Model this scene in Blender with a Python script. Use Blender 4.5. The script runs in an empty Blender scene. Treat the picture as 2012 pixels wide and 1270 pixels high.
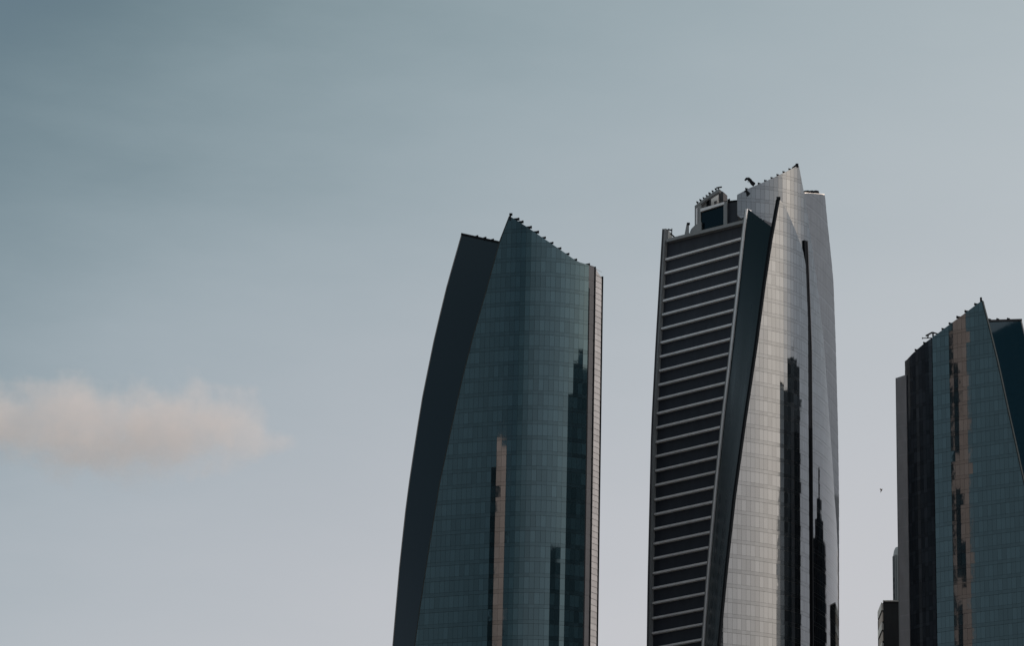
import bpy, math, random
import numpy as np
R = math.radians
random.seed(7)

# ------------------------------------------------------------------ camera
F_PX, CX, CY, PITCH, CAMZ = 6600.0, 1480.0, 635.0, R(17.85), 2.0     # photo is 2012 px wide
scene = bpy.context.scene
cam_data = bpy.data.cameras.new("camera")
cam_data.sensor_width = 36.0
cam_data.lens = F_PX / 2012.0 * 36.0
cam_data.shift_x = (1006.0 - CX) / 2012.0
cam_data.clip_end = 60000.0
cam = bpy.data.objects.new("camera", cam_data)
scene.collection.objects.link(cam)
cam.location = (0, 0, CAMZ)
cam.rotation_euler = (math.pi / 2 + PITCH, 0, 0)
scene.camera = cam

# ------------------------------------------------------------------ sky and sun
SUN_EL, SUN_AZ = R(31), R(110)           # azimuth from +Y towards +X
world = bpy.data.worlds.new("World")
scene.world = world
world.use_nodes = True
wn, wl = world.node_tree.nodes, world.node_tree.links
sky = wn.new("ShaderNodeTexSky")
sky.sky_type = 'NISHITA'
sky.sun_disc = False
sky.sun_elevation = SUN_EL
sky.sun_rotation = SUN_AZ
sky.air_density, sky.dust_density, sky.ozone_density = 1.0, 2.6, 1.0
bg_air = wn["Background"]
bg_air.inputs[1].default_value = 0.062
air_tint = wn.new("ShaderNodeVectorMath"); air_tint.operation = 'MULTIPLY'
air_tint.inputs[1].default_value = (1.0, 0.98, 0.99)
wl.new(sky.outputs[0], air_tint.inputs[0]); wl.new(air_tint.outputs[0], bg_air.inputs[0])
# thin high veil of haze that thickens towards the horizon and towards the sun's side
tc = wn.new("ShaderNodeTexCoord")
dot = wn.new("ShaderNodeVectorMath"); dot.operation = 'DOT_PRODUCT'
dot.inputs[1].default_value = (1.0, 0.0, -1.15)
wl.new(tc.outputs["Generated"], dot.inputs[0])
wnoise = wn.new("ShaderNodeTexNoise")
wnoise.inputs["Scale"].default_value = 6.0
wnoise.inputs["Detail"].default_value = 9.0
wnoise.inputs["Roughness"].default_value = 0.58
wmap = wn.new("ShaderNodeMapping"); wmap.inputs["Scale"].default_value = (1.0, 1.0, 3.4); wmap.inputs["Rotation"].default_value = (0.0, R(50), 0.0)
wl.new(tc.outputs["Generated"], wmap.inputs[0]); wl.new(wmap.outputs[0], wnoise.inputs["Vector"])
wsub = wn.new("ShaderNodeMath"); wsub.operation = 'MULTIPLY_ADD'
wsub.inputs[1].default_value = 0.11; wsub.inputs[2].default_value = -0.045
wl.new(wnoise.outputs[0], wsub.inputs[0])
wadd = wn.new("ShaderNodeMath"); wadd.operation = 'ADD'
wl.new(dot.outputs["Value"], wadd.inputs[0]); wl.new(wsub.outputs[0], wadd.inputs[1])
mr = wn.new("ShaderNodeMapRange")
mr.inputs["From Min"].default_value = -1.1; mr.inputs["From Max"].default_value = 0.2
wl.new(wadd.outputs[0], mr.inputs["Value"])
ramp = wn.new("ShaderNodeValToRGB")
ramp.color_ramp.interpolation = 'B_SPLINE'
VEIL = [(-1.1, (0.33, 0.34, 0.31)), (-0.86, (0.19, 0.205, 0.18)), (-0.68, (0.038, 0.055, 0.032)), (-0.62, (0.078, 0.098, 0.062)), (-0.56, (0.172, 0.19, 0.155)),
        (-0.5, (0.265, 0.272, 0.240)), (-0.44, (0.315, 0.310, 0.278)), (-0.36, (0.375, 0.357, 0.322)), (-0.26, (0.427, 0.400, 0.362)), (0.2, (0.45, 0.42, 0.38))]
els = ramp.color_ramp.elements
for i, (g, c) in enumerate(VEIL):
    t = (g + 1.1) / 1.3
    e = els[0] if i == 0 else (els[-1] if i == len(VEIL) - 1 else els.new(t))
    e.position = t; e.color = (*c, 1)
wl.new(mr.outputs[0], ramp.inputs[0])
bg_veil = wn.new("ShaderNodeBackground")
bg_veil.inputs[1].default_value = 1.0
# the veil is rosier near the horizon, greener higher up
sepw = wn.new("ShaderNodeSeparateXYZ"); wl.new(tc.outputs["Generated"], sepw.inputs[0])
mrz = wn.new("ShaderNodeMapRange"); mrz.inputs["From Min"].default_value = 0.2; mrz.inputs["From Max"].default_value = 0.41
mrz.interpolation_type = 'SMOOTHSTEP'
wl.new(sepw.outputs["Z"], mrz.inputs["Value"])
huew = wn.new("ShaderNodeMix"); huew.data_type = 'RGBA'
huew.inputs[6].default_value = (1.02, 0.98, 0.98, 1); huew.inputs[7].default_value = (0.89, 1.0, 1.0, 1)
wl.new(mrz.outputs[0], huew.inputs[0])
tintw = wn.new("ShaderNodeVectorMath"); tintw.operation = 'MULTIPLY'
wl.new(ramp.outputs[0], tintw.inputs[0]); wl.new(huew.outputs[2], tintw.inputs[1])
wl.new(tintw.outputs[0], bg_veil.inputs[0])
addw = wn.new("ShaderNodeAddShader")
wl.new(bg_air.outputs[0], addw.inputs[0]); wl.new(bg_veil.outputs[0], addw.inputs[1])
wl.new(addw.outputs[0], wn["World Output"].inputs[0])

sun_data = bpy.data.lights.new("sun", 'SUN')
sun_data.energy = 3.0
sun_data.angle = R(0.5)
sun_data.color = (1.0, 0.87, 0.78)
sun = bpy.data.objects.new("sun", sun_data)
scene.collection.objects.link(sun)
sun.rotation_euler = (R(90) - SUN_EL, 0, math.pi - SUN_AZ)

vs = scene.view_settings
vs.view_transform = 'Standard'; vs.look = 'None'; vs.gamma = 1.0; vs.exposure = 0.0
vs.use_curve_mapping = False
scene.cycles.volume_step_rate = 0.3
scene.cycles.volume_bounces = 1
scene.cycles.max_bounces = 8

# ------------------------------------------------------------------ helpers
COL = scene.collection
SP, CP = math.sin(PITCH), math.cos(PITCH)

def ray(px, py):
    a, b = (px - CX) / F_PX, (CY - py) / F_PX
    return (a, CP - b * SP, SP + b * CP)

def at(px, py, Y):
    """world point seen at a photo pixel, Y metres away"""
    d = ray(px, py)
    t = Y / d[1]
    return np.array((d[0] * t, Y, CAMZ + d[2] * t))

def project(p):
    x, y, z = p[0], p[1], p[2] - CAMZ
    w = y * CP + z * SP
    return CX + F_PX * x / w, CY - F_PX * (-y * SP + z * CP) / w

def tag(o, label=None, cat=None, group=None, kind=None):
    if label: o["label"] = label
    if cat: o["category"] = cat
    if group: o["group"] = group
    if kind: o["kind"] = kind
    return o

def empty(name, loc):
    o = bpy.data.objects.new(name, None)
    o.location = loc
    o.empty_display_size = 5
    COL.objects.link(o)
    return o

def origin_of(parent):
    p = np.zeros(3)
    while parent is not None:
        p += np.array(parent.location)
        parent = parent.parent
    return p

def mesh_obj(name, verts, faces, mats, parent=None, fmat=None, smooth=False, origin=None):
    """verts are world coordinates; the object sits at `origin` (default: the parent's)"""
    base = origin_of(parent)
    org = base if origin is None else np.array(origin)
    me = bpy.data.meshes.new(name)
    me.from_pydata([tuple(np.array(v) - org) for v in verts], [], faces)
    if not isinstance(mats, (list, tuple)): mats = [mats]
    for m in mats: me.materials.append(m)
    if fmat is not None:
        me.polygons.foreach_set("material_index", fmat)
    if smooth:
        me.polygons.foreach_set("use_smooth", [True] * len(me.polygons))
    me.update()
    o = bpy.data.objects.new(name, me)
    COL.objects.link(o)
    o.location = org - base
    if parent is not None: o.parent = parent
    return o

class MB:
    def __init__(self): self.v, self.f = [], []
    def poly(self, pts):
        n = len(self.v); self.v += [tuple(p) for p in pts]; self.f.append(list(range(n, n + len(pts))))
    def box(self, c, sx, sy, sz, rot=0.0, tilt=0.0):
        """box centred at c, rotated by rot about z, tilted about its own y by tilt"""
        ca, sa, ct, st = math.cos(rot), math.sin(rot), math.cos(tilt), math.sin(tilt)
        n = len(self.v)
        for dz in (-1, 1):
            for dx, dy in ((-1, -1), (1, -1), (1, 1), (-1, 1)):
                x, y, z = dx * sx / 2, dy * sy / 2, dz * sz / 2
                x, z = x * ct - z * st, x * st + z * ct
                self.v.append((c[0] + x * ca - y * sa, c[1] + x * sa + y * ca, c[2] + z))
        for q in ((3, 2, 1, 0), (4, 5, 6, 7), (0, 1, 5, 4), (1, 2, 6, 5), (2, 3, 7, 6), (3, 0, 4, 7)):
            self.f.append([n + k for k in q])
    def bar(self, a, b, w, h=None):
        """rectangular bar from a to b"""
        h = h or w
        a, b = np.array(a, float), np.array(b, float)
        d = b - a; d /= np.linalg.norm(d)
        u = np.cross(d, (0, 0, 1.0))
        if np.linalg.norm(u) < 1e-3: u = np.array((1.0, 0, 0))
        u /= np.linalg.norm(u); v = np.cross(u, d)
        n = len(self.v)
        for p in (a, b):
            for su, sv in ((-1, -1), (1, -1), (1, 1), (-1, 1)):
                self.v.append(tuple(p + u * su * w / 2 + v * sv * h / 2))
        for q in ((3, 2, 1, 0), (4, 5, 6, 7), (0, 1, 5, 4), (1, 2, 6, 5), (2, 3, 7, 6), (3, 0, 4, 7)):
            self.f.append([n + k for k in q])
    def strip(self, rows, close=False):
        """rows of equal length -> quads"""
        n = len(self.v); m = len(rows[0])
        for r in rows: self.v += [tuple(p) for p in r]
        for i in range(len(rows) - 1):
            for j in range(m if close else m - 1):
                k = (j + 1) % m
                self.f.append([n + i * m + j, n + i * m + k, n + (i + 1) * m + k, n + (i + 1) * m + j])
    def build(self, name, mat, parent=None, **k):
        return mesh_obj(name, self.v, self.f, mat, parent, **k)

# ------------------------------------------------------------------ materials
def new_mat(name):
    m = bpy.data.materials.new(name); m.use_nodes = True
    return m, m.node_tree.nodes, m.node_tree.links, m.node_tree.nodes["Principled BSDF"]

def glass_mat(name, base, ior, rough=0.03, tint=(1, 1, 1), vary=0.25, metal=0.0):
    """coated facade glass: dark body, mirror-like face, slightly different pane by pane"""
    m, n, l, b = new_mat(name)
    oi = n.new("ShaderNodeObjectInfo"); ge = n.new("ShaderNodeNewGeometry")
    ad = n.new("ShaderNodeMath"); ad.operation = 'ADD'
    l.new(oi.outputs["Random"], ad.inputs[0]); l.new(ge.outputs["Random Per Island"], ad.inputs[1])
    fr = n.new("ShaderNodeMath"); fr.operation = 'FRACT'; l.new(ad.outputs[0], fr.inputs[0])
    mr_ = n.new("ShaderNodeMapRange"); mr_.inputs["To Min"].default_value = 1 - vary; mr_.inputs["To Max"].default_value = 1 + vary
    l.new(fr.outputs[0], mr_.inputs["Value"])
    mx = n.new("ShaderNodeVectorMath"); mx.operation = 'SCALE'; mx.inputs[0].default_value = base
    l.new(mr_.outputs[0], mx.inputs["Scale"]); l.new(mx.outputs[0], b.inputs["Base Color"])
    mt = n.new("ShaderNodeVectorMath"); mt.operation = 'SCALE'; mt.inputs[0].default_value = tint
    mr2 = n.new("ShaderNodeMapRange"); mr2.inputs["To Min"].default_value = 1 - vary * 0.35; mr2.inputs["To Max"].default_value = 1.0
    l.new(fr.outputs[0], mr2.inputs["Value"]); l.new(mr2.outputs[0], mt.inputs["Scale"])
    l.new(mt.outputs[0], b.inputs["Specular Tint"])
    # dust film: faint streaky roughness
    no = n.new("ShaderNodeTexNoise"); no.inputs["Scale"].default_value = 0.35; no.inputs["Detail"].default_value = 4
    co = n.new("ShaderNodeTexCoord"); ma = n.new("ShaderNodeMapping"); ma.inputs["Scale"].default_value = (1, 1, 0.12)
    l.new(ge.outputs["Position"], ma.inputs[0]); l.new(ma.outputs[0], no.inputs["Vector"])
    wv = n.new("ShaderNodeTexNoise"); wv.inputs["Scale"].default_value = 0.7; wv.inputs["Detail"].default_value = 1
    l.new(ge.outputs["Position"], wv.inputs["Vector"])
    bp = n.new("ShaderNodeBump"); bp.inputs["Strength"].default_value = 1.0; bp.inputs["Distance"].default_value = 0.0025
    l.new(wv.outputs[0], bp.inputs["Height"]); l.new(bp.outputs[0], b.inputs["Normal"])
    rr = n.new("ShaderNodeMapRange"); rr.inputs["To Min"].default_value = rough * 0.5; rr.inputs["To Max"].default_value = rough * 2.2
    l.new(no.outputs[0], rr.inputs["Value"]); l.new(rr.outputs[0], b.inputs["Roughness"])
    b.inputs["IOR"].default_value = ior
    b.inputs["Metallic"].default_value = metal
    return m

def plain_mat(name, base, rough=0.6, scale=0.6, vary=0.18, streak=0.3, metal=0.0, ior=1.45, spec=0.5):
    """painted metal or concrete with weather streaks"""
    m, n, l, b = new_mat(name)
    co = n.new("ShaderNodeTexCoord"); ma = n.new("ShaderNodeMapping"); ma.inputs["Scale"].default_value = (1, 1, streak)
    no = n.new("ShaderNodeTexNoise"); no.inputs["Scale"].default_value = scale; no.inputs["Detail"].default_value = 6
    l.new(co.outputs["Object"], ma.inputs[0]); l.new(ma.outputs[0], no.inputs["Vector"])
    oi = n.new("ShaderNodeObjectInfo")
    s = n.new("ShaderNodeMath"); s.operation = 'MULTIPLY_ADD'; s.inputs[1].default_value = 0.35
    l.new(oi.outputs["Random"], s.inputs[0]); l.new(no.outputs[0], s.inputs[2])
    mr_ = n.new("ShaderNodeMapRange"); mr_.inputs["From Min"].default_value = 0.3; mr_.inputs["From Max"].default_value = 1.05
    mr_.inputs["To Min"].default_value = 1 - vary; mr_.inputs["To Max"].default_value = 1 + vary
    l.new(s.outputs[0], mr_.inputs["Value"])
    mx = n.new("ShaderNodeVectorMath"); mx.operation = 'SCALE'; mx.inputs[0].default_value = base
    l.new(mr_.outputs[0], mx.inputs["Scale"]); l.new(mx.outputs[0], b.inputs["Base Color"])
    b.inputs["Roughness"].default_value = rough
    b.inputs["Metallic"].default_value = metal
    b.inputs["IOR"].default_value = ior
    b.inputs["Specular IOR Level"].default_value = spec
    return m

M = dict(
    teal=glass_mat("teal_glass", (0.007, 0.016, 0.022), 1.9, 0.025, (0.63, 0.91, 1.0), 0.35),
    silver=glass_mat("silver_glass", (0.008, 0.011, 0.014), 2.6, 0.03, (0.84, 0.90, 0.97), 0.4),  # brightened copy of the tower glass; bright sky put into its gloss and tint
    wing=plain_mat("wing_cladding", (0.082, 0.10, 0.125), 0.55, spec=0.2),
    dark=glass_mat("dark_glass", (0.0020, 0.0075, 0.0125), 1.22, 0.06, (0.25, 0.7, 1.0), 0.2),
    spandrel=glass_mat("spandrel_glass", (0.006, 0.013, 0.018), 1.84, 0.03, (0.63, 0.91, 1.0), 0.2),
    spandrel_silver=glass_mat("spandrel_silver_glass", (0.009, 0.012, 0.015), 2.45, 0.05, (0.84, 0.90, 0.97), 0.3),  # spandrel glass brightened the same way, for the same shells
    corner=glass_mat("corner_glass", (0.024, 0.03, 0.04), 1.33, 0.08, (0.7, 0.88, 1.0), 0.3),
    mullion=plain_mat("mullion_metal", (0.022, 0.03, 0.034), 0.6, spec=0.15),
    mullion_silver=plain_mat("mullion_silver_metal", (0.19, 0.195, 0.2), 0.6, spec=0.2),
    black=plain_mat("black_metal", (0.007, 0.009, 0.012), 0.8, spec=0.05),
    panel=plain_mat("charcoal_panel", (0.032, 0.039, 0.052), 0.6, spec=0.15),
    steel=plain_mat("grey_steel", (0.19, 0.205, 0.22), 0.5),
    alu=plain_mat("aluminium", (0.62, 0.64, 0.68), 0.45),
    grey=plain_mat("grey_cladding", (0.045, 0.05, 0.06), 0.6, spec=0.2),
    side=plain_mat("side_cladding", (0.21, 0.215, 0.24), 0.6),
    satin=glass_mat("satin_dark_glass", (0.006, 0.016, 0.023), 1.3, 0.22, (0.6, 0.9, 1.0), 0.2),
    beige=plain_mat("beige_stone", (0.50, 0.42, 0.37), 0.75),
    white=plain_mat("white_render", (0.78, 0.74, 0.71), 0.8),
    conc=plain_mat("dark_concrete", (0.06, 0.062, 0.068), 0.85, spec=0.2),
    louvre=plain_mat("louvre_metal", (0.255, 0.262, 0.28), 0.7),
    louvre_gap=plain_mat("louvre_gap_metal", (0.225, 0.232, 0.248), 0.7),
    champagne=plain_mat("champagne_metal", (0.64, 0.41, 0.37), 0.42, metal=0.9),
    ground=plain_mat("sandy_ground", (0.22, 0.19, 0.15), 0.9, 0.02, 0.3, 1.0),
    bird=plain_mat("bird_feather", (0.03, 0.028, 0.027), 0.8),
)

# ------------------------------------------------------------------ plan curves and curved facades
class Plan:
    """plan curve walked from photo column x0 to x1 (read at row pr), first point Y metres away;
    angles: list of (fraction, degrees); 0 faces the camera, + turns to the right"""
    def __init__(self, x0, x1, Y, angles, pr=900, ds=0.1):
        d0, d1 = ray(x0, pr), ray(x1, pr)
        r0, r1 = d0[0] / d0[1], d1[0] / d1[1]
        p = np.array((r0 * Y, Y), float)
        pts, r = [p.copy()], r0
        us, an = [a[0] for a in angles], [a[1] for a in angles]
        while r < r1 and len(pts) < 4000:
            a = R(float(np.interp((r - r0) / (r1 - r0), us, an)))
            p = p + ds * np.array((math.cos(a), math.sin(a)))
            pts.append(p.copy()); r = p[0] / p[1]
        self.p = np.array(pts); self.ds = ds; self.L = ds * (len(pts) - 1)
    def at(self, s):
        k = np.clip(s / self.ds, 0, len(self.p) - 1.0001); i = int(k); f = k - i
        q = self.p[i] * (1 - f) + self.p[i + 1] * f
        over = s - np.clip(s, 0, self.L)
        if over: q = q + over * self.dir(s)
        return q
    def dir(self, s):
        i = int(np.clip(s / self.ds, 2, len(self.p) - 3))
        d = self.p[i + 2] - self.p[i - 2]
        return d / np.linalg.norm(d)
    def nrm(self, s):
        d = self.dir(s); return np.array((d[1], -d[0]))
    def pt(self, s, z, off=0.0):
        q = self.at(s) + self.nrm(s) * off
        return np.array((q[0], q[1], z))
    def hit(self, px, py):
        d = ray(px, py); r = d[0] / d[1]
        v = self.p[:, 0] - r * self.p[:, 1]
        if v[0] >= 0: s = v[0] / max((v[0] - v[1]), -1e9) * self.ds if v[0] != v[1] else 0.0; s = min(s, 0.0) if s < 0 else -s
        elif v[-1] <= 0: s = self.L + (-v[-1]) / (v[-1] - v[-2]) * self.ds
        else:
            i = int(np.argmax(v > 0)); s = (i - 1 + (-v[i - 1]) / (v[i] - v[i - 1])) * self.ds
        Y = self.at(s)[1]
        return s, CAMZ + d[2] * Y / d[1]

def clip(poly, a, b, c):
    """keep a*s + b*z <= c"""
    out = []
    for i in range(len(poly)):
        p, q = poly[i], poly[(i + 1) % len(poly)]
        fp, fq = a * p[0] + b * p[1] - c, a * q[0] + b * q[1] - c
        if fp <= 0: out.append(p)
        if (fp < 0 < fq) or (fq < 0 < fp):
            t = fp / (fp - fq); out.append((p[0] + t * (q[0] - p[0]), p[1] + t * (q[1] - p[1])))
    return out

FH = 3.74
def edge_fn(plan, line, default):
    if line is None: return (lambda z: default), None
    h = sorted([(z, s) for s, z in (plan.hit(*p) for p in line)])
    zs, ss = [a[0] for a in h], [a[1] for a in h]
    k = (ss[1] - ss[0]) / (zs[1] - zs[0])
    zs, ss = [0.0] + zs, [ss[0] - 0.45 * k * zs[0]] + ss
    return (lambda z: float(np.interp(z, zs, ss))), h

class Facade:
    def __init__(self, plan, left=None, right=None, top=None, z0=0.0):
        self.plan = plan
        self.sL, hl = edge_fn(plan, left, 0.0)
        self.sR, hr = edge_fn(plan, right, plan.L)
        h = sorted(plan.hit(*p) for p in top)
        ts, tz = [a[0] for a in h], [a[1] for a in h]
        self.zT = lambda s: float(np.interp(s, ts, tz))
        self.zmax = max(tz); self.z0 = z0
        self.smin = min([0.0] + ([a[1] for a in hl] if hl else []) + [self.sL(0.0)])
        self.smax = max([a[1] for a in hr]) if hr else plan.L
    def cell(self, s0, s1, zb, zt, g=0.0):
        P = [(s0, zb), (s1, zb), (s1, zt), (s0, zt)]
        lb, lt = self.sL(zb) + g, self.sL(zt) + g
        k = (lt - lb) / (zt - zb)                       # s >= lb + k (z - zb)
        P = clip(P, -1, k, k * zb - lb)
        rb, rt = self.sR(zb) - g, self.sR(zt) - g
        k = (rt - rb) / (zt - zb)
        if P: P = clip(P, 1, -k, rb - k * zb)
        ta, tb = self.zT(s0) - g, self.zT(s1) - g
        k = (tb - ta) / (s1 - s0)
        if P: P = clip(P, -k, 1, ta - k * s0)
        if len(P) < 3: return None
        A = sum(P[i][0] * P[(i + 1) % len(P)][1] - P[(i + 1) % len(P)][0] * P[i][1] for i in range(len(P))) / 2
        return P if A > 0.02 else None
    def left_line(self, zlo, n=60):
        """(s, z) down the left edge from its top"""
        z = self.zmax
        for _ in range(40): z = min(self.zT(self.sL(z)), self.zmax) if self.zT(self.sL(z)) < z else z
        return [(self.sL(q), q) for q in np.linspace(z, zlo, n)]
    def right_line(self, zlo, n=60):
        z = self.zmax
        for _ in range(60): z = min(self.zT(self.sR(z)), z)
        return [(self.sR(q), q) for q in np.linspace(z, zlo, n)]

ZDETAIL = 158.0        # nothing below this height is in the picture
def build_facade(tower, fa, name, m_pane, m_span, m_back, bay=1.24, thick=0.6, off=0.10, gap=0.032,
                 span=0.95, gv=0.02, tilt=0.0018, quota=0, label=None, phase=0.0):
    pl = fa.plan
    nb = max(1, int(math.ceil((fa.smax - fa.smin) / bay)))
    S = [fa.smin + i * (fa.smax - fa.smin) / nb for i in range(nb + 1)]
    back, low = MB(), MB()
    panes, spans = [], []
    k0, k1 = 0, int(math.ceil(fa.zmax / FH)) + 1
    z = fa.z0
    rows = []
    while z < fa.zmax:
        h = FH if z >= ZDETAIL - FH else FH * 6
        if z < ZDETAIL - FH and z + h > ZDETAIL: h = ZDETAIL - z
        rows.append((z, z + h)); z += h
    for zb, zt in rows:
        det = zb >= ZDETAIL - 0.01
        srow = MB()
        for j in range(nb):
            P = fa.cell(S[j], S[j + 1], zb, zt)
            if not P: continue
            back.poly([pl.pt(s, zz) for s, zz in P])
            back.poly([pl.pt(s, zz, -thick) for s, zz in reversed(P)])
            if not det:
                low.poly([pl.pt(s, zz, off) for s, zz in P]); continue
            Q = fa.cell(S[j] + gv, S[j + 1] - gv, zb + span, zt - gap, gap)
            if Q:
                sc_, zc = sum(q[0] for q in Q) / len(Q), sum(q[1] for q in Q) / len(Q)
                tx, tz = random.gauss(0, tilt), random.gauss(0, tilt)
                n2 = pl.nrm(sc_)
                c2 = pl.at(sc_); d2 = pl.dir(sc_)
                front = []
                for s, zz in Q:
                    o_ = off + (s - sc_) * tx + (zz - zc) * tz
                    q = c2 + d2 * (s - sc_) + n2 * o_
                    front.append(np.array((q[0], q[1], zz)))
                panes.append((front, np.array((n2[0], n2[1], 0.0))))
            Q = fa.cell(S[j] + gv * 0.5, S[j + 1] - gv * 0.5, zb + gap, zb + span - gap, gap)
            if Q: srow.poly([pl.pt(s, zz, off * 0.8) for s, zz in Q])
        if srow.f: spans.append(srow)
    # rims of the sheet
    for ln in (fa.left_line(fa.z0), fa.right_line(fa.z0)):
        back.strip([[pl.pt(s, zz, 0), pl.pt(s, zz, -thick)] for s, zz in ln])
    tl = [s for s in S if fa.sL(fa.zT(s)) - 1e-6 <= s <= fa.sR(fa.zT(s)) + 1e-6]
    tl = [fa.left_line(fa.z0)[0][0]] + tl + [fa.right_line(fa.z0)[0][0]]
    back.strip([[pl.pt(s, fa.zT(s), 0), pl.pt(s, fa.zT(s), -thick)] for s in tl])
    root = back.build(name, m_back, tower)
    if label: root["label"] = label
    if low.f: low.build("lower_glazing", m_pane, root)
    for sr in spans: sr.build("spandrel", m_span, root)
    # the panes that show largest are parts of their own, the rest is joined
    def px_area(fr):
        q = [project(p) for p in fr]
        if not any(0 <= a[0] <= 2012 and 0 <= a[1] <= 1270 for a in q): return 0.0
        return abs(sum(q[i][0] * q[(i + 1) % len(q)][1] - q[(i + 1) % len(q)][0] * q[i][1] for i in range(len(q)))) / 2
    panes.sort(key=lambda t: -px_area(t[0]))
    rest = MB()
    def solid(mb, fr, n):
        mb.poly(fr)
        bk = [p - n * 0.09 for p in fr]
        for i in range(len(fr)):
            j = (i + 1) % len(fr); mb.f.append(None); mb.f.pop()
            mb.poly([fr[j], fr[i], bk[i], bk[j]])
    for i, (fr, n) in enumerate(panes):
        if i < quota:
            m_ = MB(); solid(m_, fr, n)
            c = sum(fr) / len(fr)
            m_.build("pane", m_pane, root, origin=c)
        else: rest.poly(fr)
    if rest.f: tag(rest.build("panes", m_pane, root), kind="stuff")
    return root

def trim(tower, name, pl, line, w, d0, d1, mat, parent=None, side=0.0):
    """bar of width w running along a line of (s, z) on the plan curve, from depth d0 to d1"""
    m_ = MB()
    m_.strip([[pl.pt(s + side - w / 2, z, d0), pl.pt(s + side - w / 2, z, d1),
               pl.pt(s + side + w / 2, z, d1), pl.pt(s + side + w / 2, z, d0)] for s, z in line], close=True)
    n = len(m_.v)
    m_.f += [[0, 1, 2, 3], [n - 1, n - 2, n - 3, n - 4]]
    return m_.build(name, mat, parent or tower)

def resample(pts, n):
    pts = [np.array(p, float) for p in pts]
    d = [0.0]
    for a, b in zip(pts, pts[1:]): d.append(d[-1] + np.linalg.norm(b - a))
    t = np.linspace(0, d[-1], n)
    A = np.array(pts)
    return [np.array([np.interp(x, d, A[:, k]) for k in range(3)]) for x in t]

def ruled(tower, name, La, Lb, mat, nx=6, thick=0.4):
    """surface between two edge curves running downwards"""
    n = 50
    A, B = resample(La, n), resample(Lb, n)
    m_ = MB()
    rows = [[A[i] * (1 - t) + B[i] * t for t in np.linspace(0, 1, nx)] for i in range(n)]
    m_.strip(rows)
    o = m_.build(name, mat, tower, smooth=True)
    return o

def body(tower, name, rows, mat):
    """closed loft through horizontal rings"""
    m_ = MB()
    m_.strip(rows, close=True)
    n, k = len(m_.v), len(rows[0])
    m_.f.append(list(range(k))); m_.f.append(list(range(n - 1, n - k - 1, -1)))
    return m_.build(name, mat, tower)

def lamp_bracket(tower, p, dirx, s=1.0, name="roof_bracket"):
    """small floodlight bracket on a roof edge: foot, cantilever plate and lamp head at its tip"""
    m_ = MB()
    x, y, z = p
    k = random.uniform(0.85, 1.15) * s
    m_.bar((x, y, z - 0.5), (x, y, z + 0.3 * k), 0.35 * k)
    m_.bar((x - 0.45 * k * dirx, y, z + 0.22 * k), (x + 0.7 * k * dirx, y - 0.1, z + 0.3 * k), 0.4 * k, 0.22 * k)
    m_.bar((x - 0.2 * k * dirx, y, z - 0.3), (x + 0.55 * k * dirx, y - 0.1, z + 0.2 * k), 0.3 * k, 0.3 * k)
    m_.box((x + 0.6 * k * dirx, y - 0.1, z + 0.2 * k), 0.35 * k, 0.5 * k, 0.5 * k)
    return m_.build(name, M["black"], tower, origin=p)

# ------------------------------------------------------------------ ground
g = MB()
g.poly([(-30000, -30000, 0), (30000, -30000, 0), (30000, 30000, 0), (-30000, 30000, 0)])
tag(g.build("ground", M["ground"]), "sandy ground the towers stand on", "ground", kind="structure")

# ------------------------------------------------------------------ tower with teal curved front (left in the photo)
def vline(px, py0, Y, zlo=0.0, n=20):
    p = at(px, py0, Y)
    return [np.array((p[0], p[1], z)) for z in np.linspace(p[2], zlo, n)]

T1 = empty("glass_tower", (-58, 790, 0))
tag(T1, "teal glass tower on the left with sloping sail-shaped front and near-black left flank", "tower",
    "glass skyscrapers")
P1 = Plan(796, 1150.5, 777, [(0, -18), (0.44, -14.3), (0.54, -12), (0.60, -9), (0.66, -4), (0.72, 3), (0.787, 13), (0.865, 20.5), (1, 30)])
L1 = [(1002, 425), (983, 474), (954, 580), (930, 663), (909, 746), (889.5, 834), (864, 955), (845, 1072), (826, 1197), (816, 1269)]
TOP1 = [(1002, 425), (1037, 447), (1067, 468), (1098, 489), (1129, 511), (1140, 516), (1157, 521)]
FA1 = Facade(P1, L1, None, TOP1)
sh1 = build_facade(T1, FA1, "front_shell", M["teal"], M["spandrel"], M["mullion"], quota=300)
e1 = FA1.left_line(0.0, 300)
trim(T1, "edge_trim", P1, e1, 0.22, -0.7, 0.16, M["mullion"], sh1, side=-0.12)
# dark left flank
SIL1 = [(907.5, 460), (895, 504), (881, 552), (866, 614), (852, 674), (831, 778), (821.5, 836), (811, 904), (800, 979), (786, 1107), (772, 1269)]
YS = 785.0
silA = [at(x, y, YS) for x, y in SIL1]
last = silA[-1]
silA += [np.array((last[0] - 4, YS, last[2] * 0.5)), np.array((last[0] - 5.5, YS, 0.0))]
edgeB = [P1.pt(s + 0.3, z, -0.62) for s, z in e1 if z <= at(983, 475, 772)[2]]
fl1 = ruled(T1, "dark_flank", silA, edgeB, M["dark"])
fl1["label"] = "near-black glass flank"
m_ = MB()
m_.strip([[p + np.array(o) for o in ((-0.12, -0.15, 0), (0.12, -0.15, 0), (0.12, 0.3, 0), (-0.12, 0.3, 0))] for p in resample(silA, 40)], close=True)
m_.build("corner_trim", M["steel"], T1)
m_ = MB(); m_.bar(silA[0], edgeB[0], 0.5, 0.5); m_.build("parapet", M["black"], T1)
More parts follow.
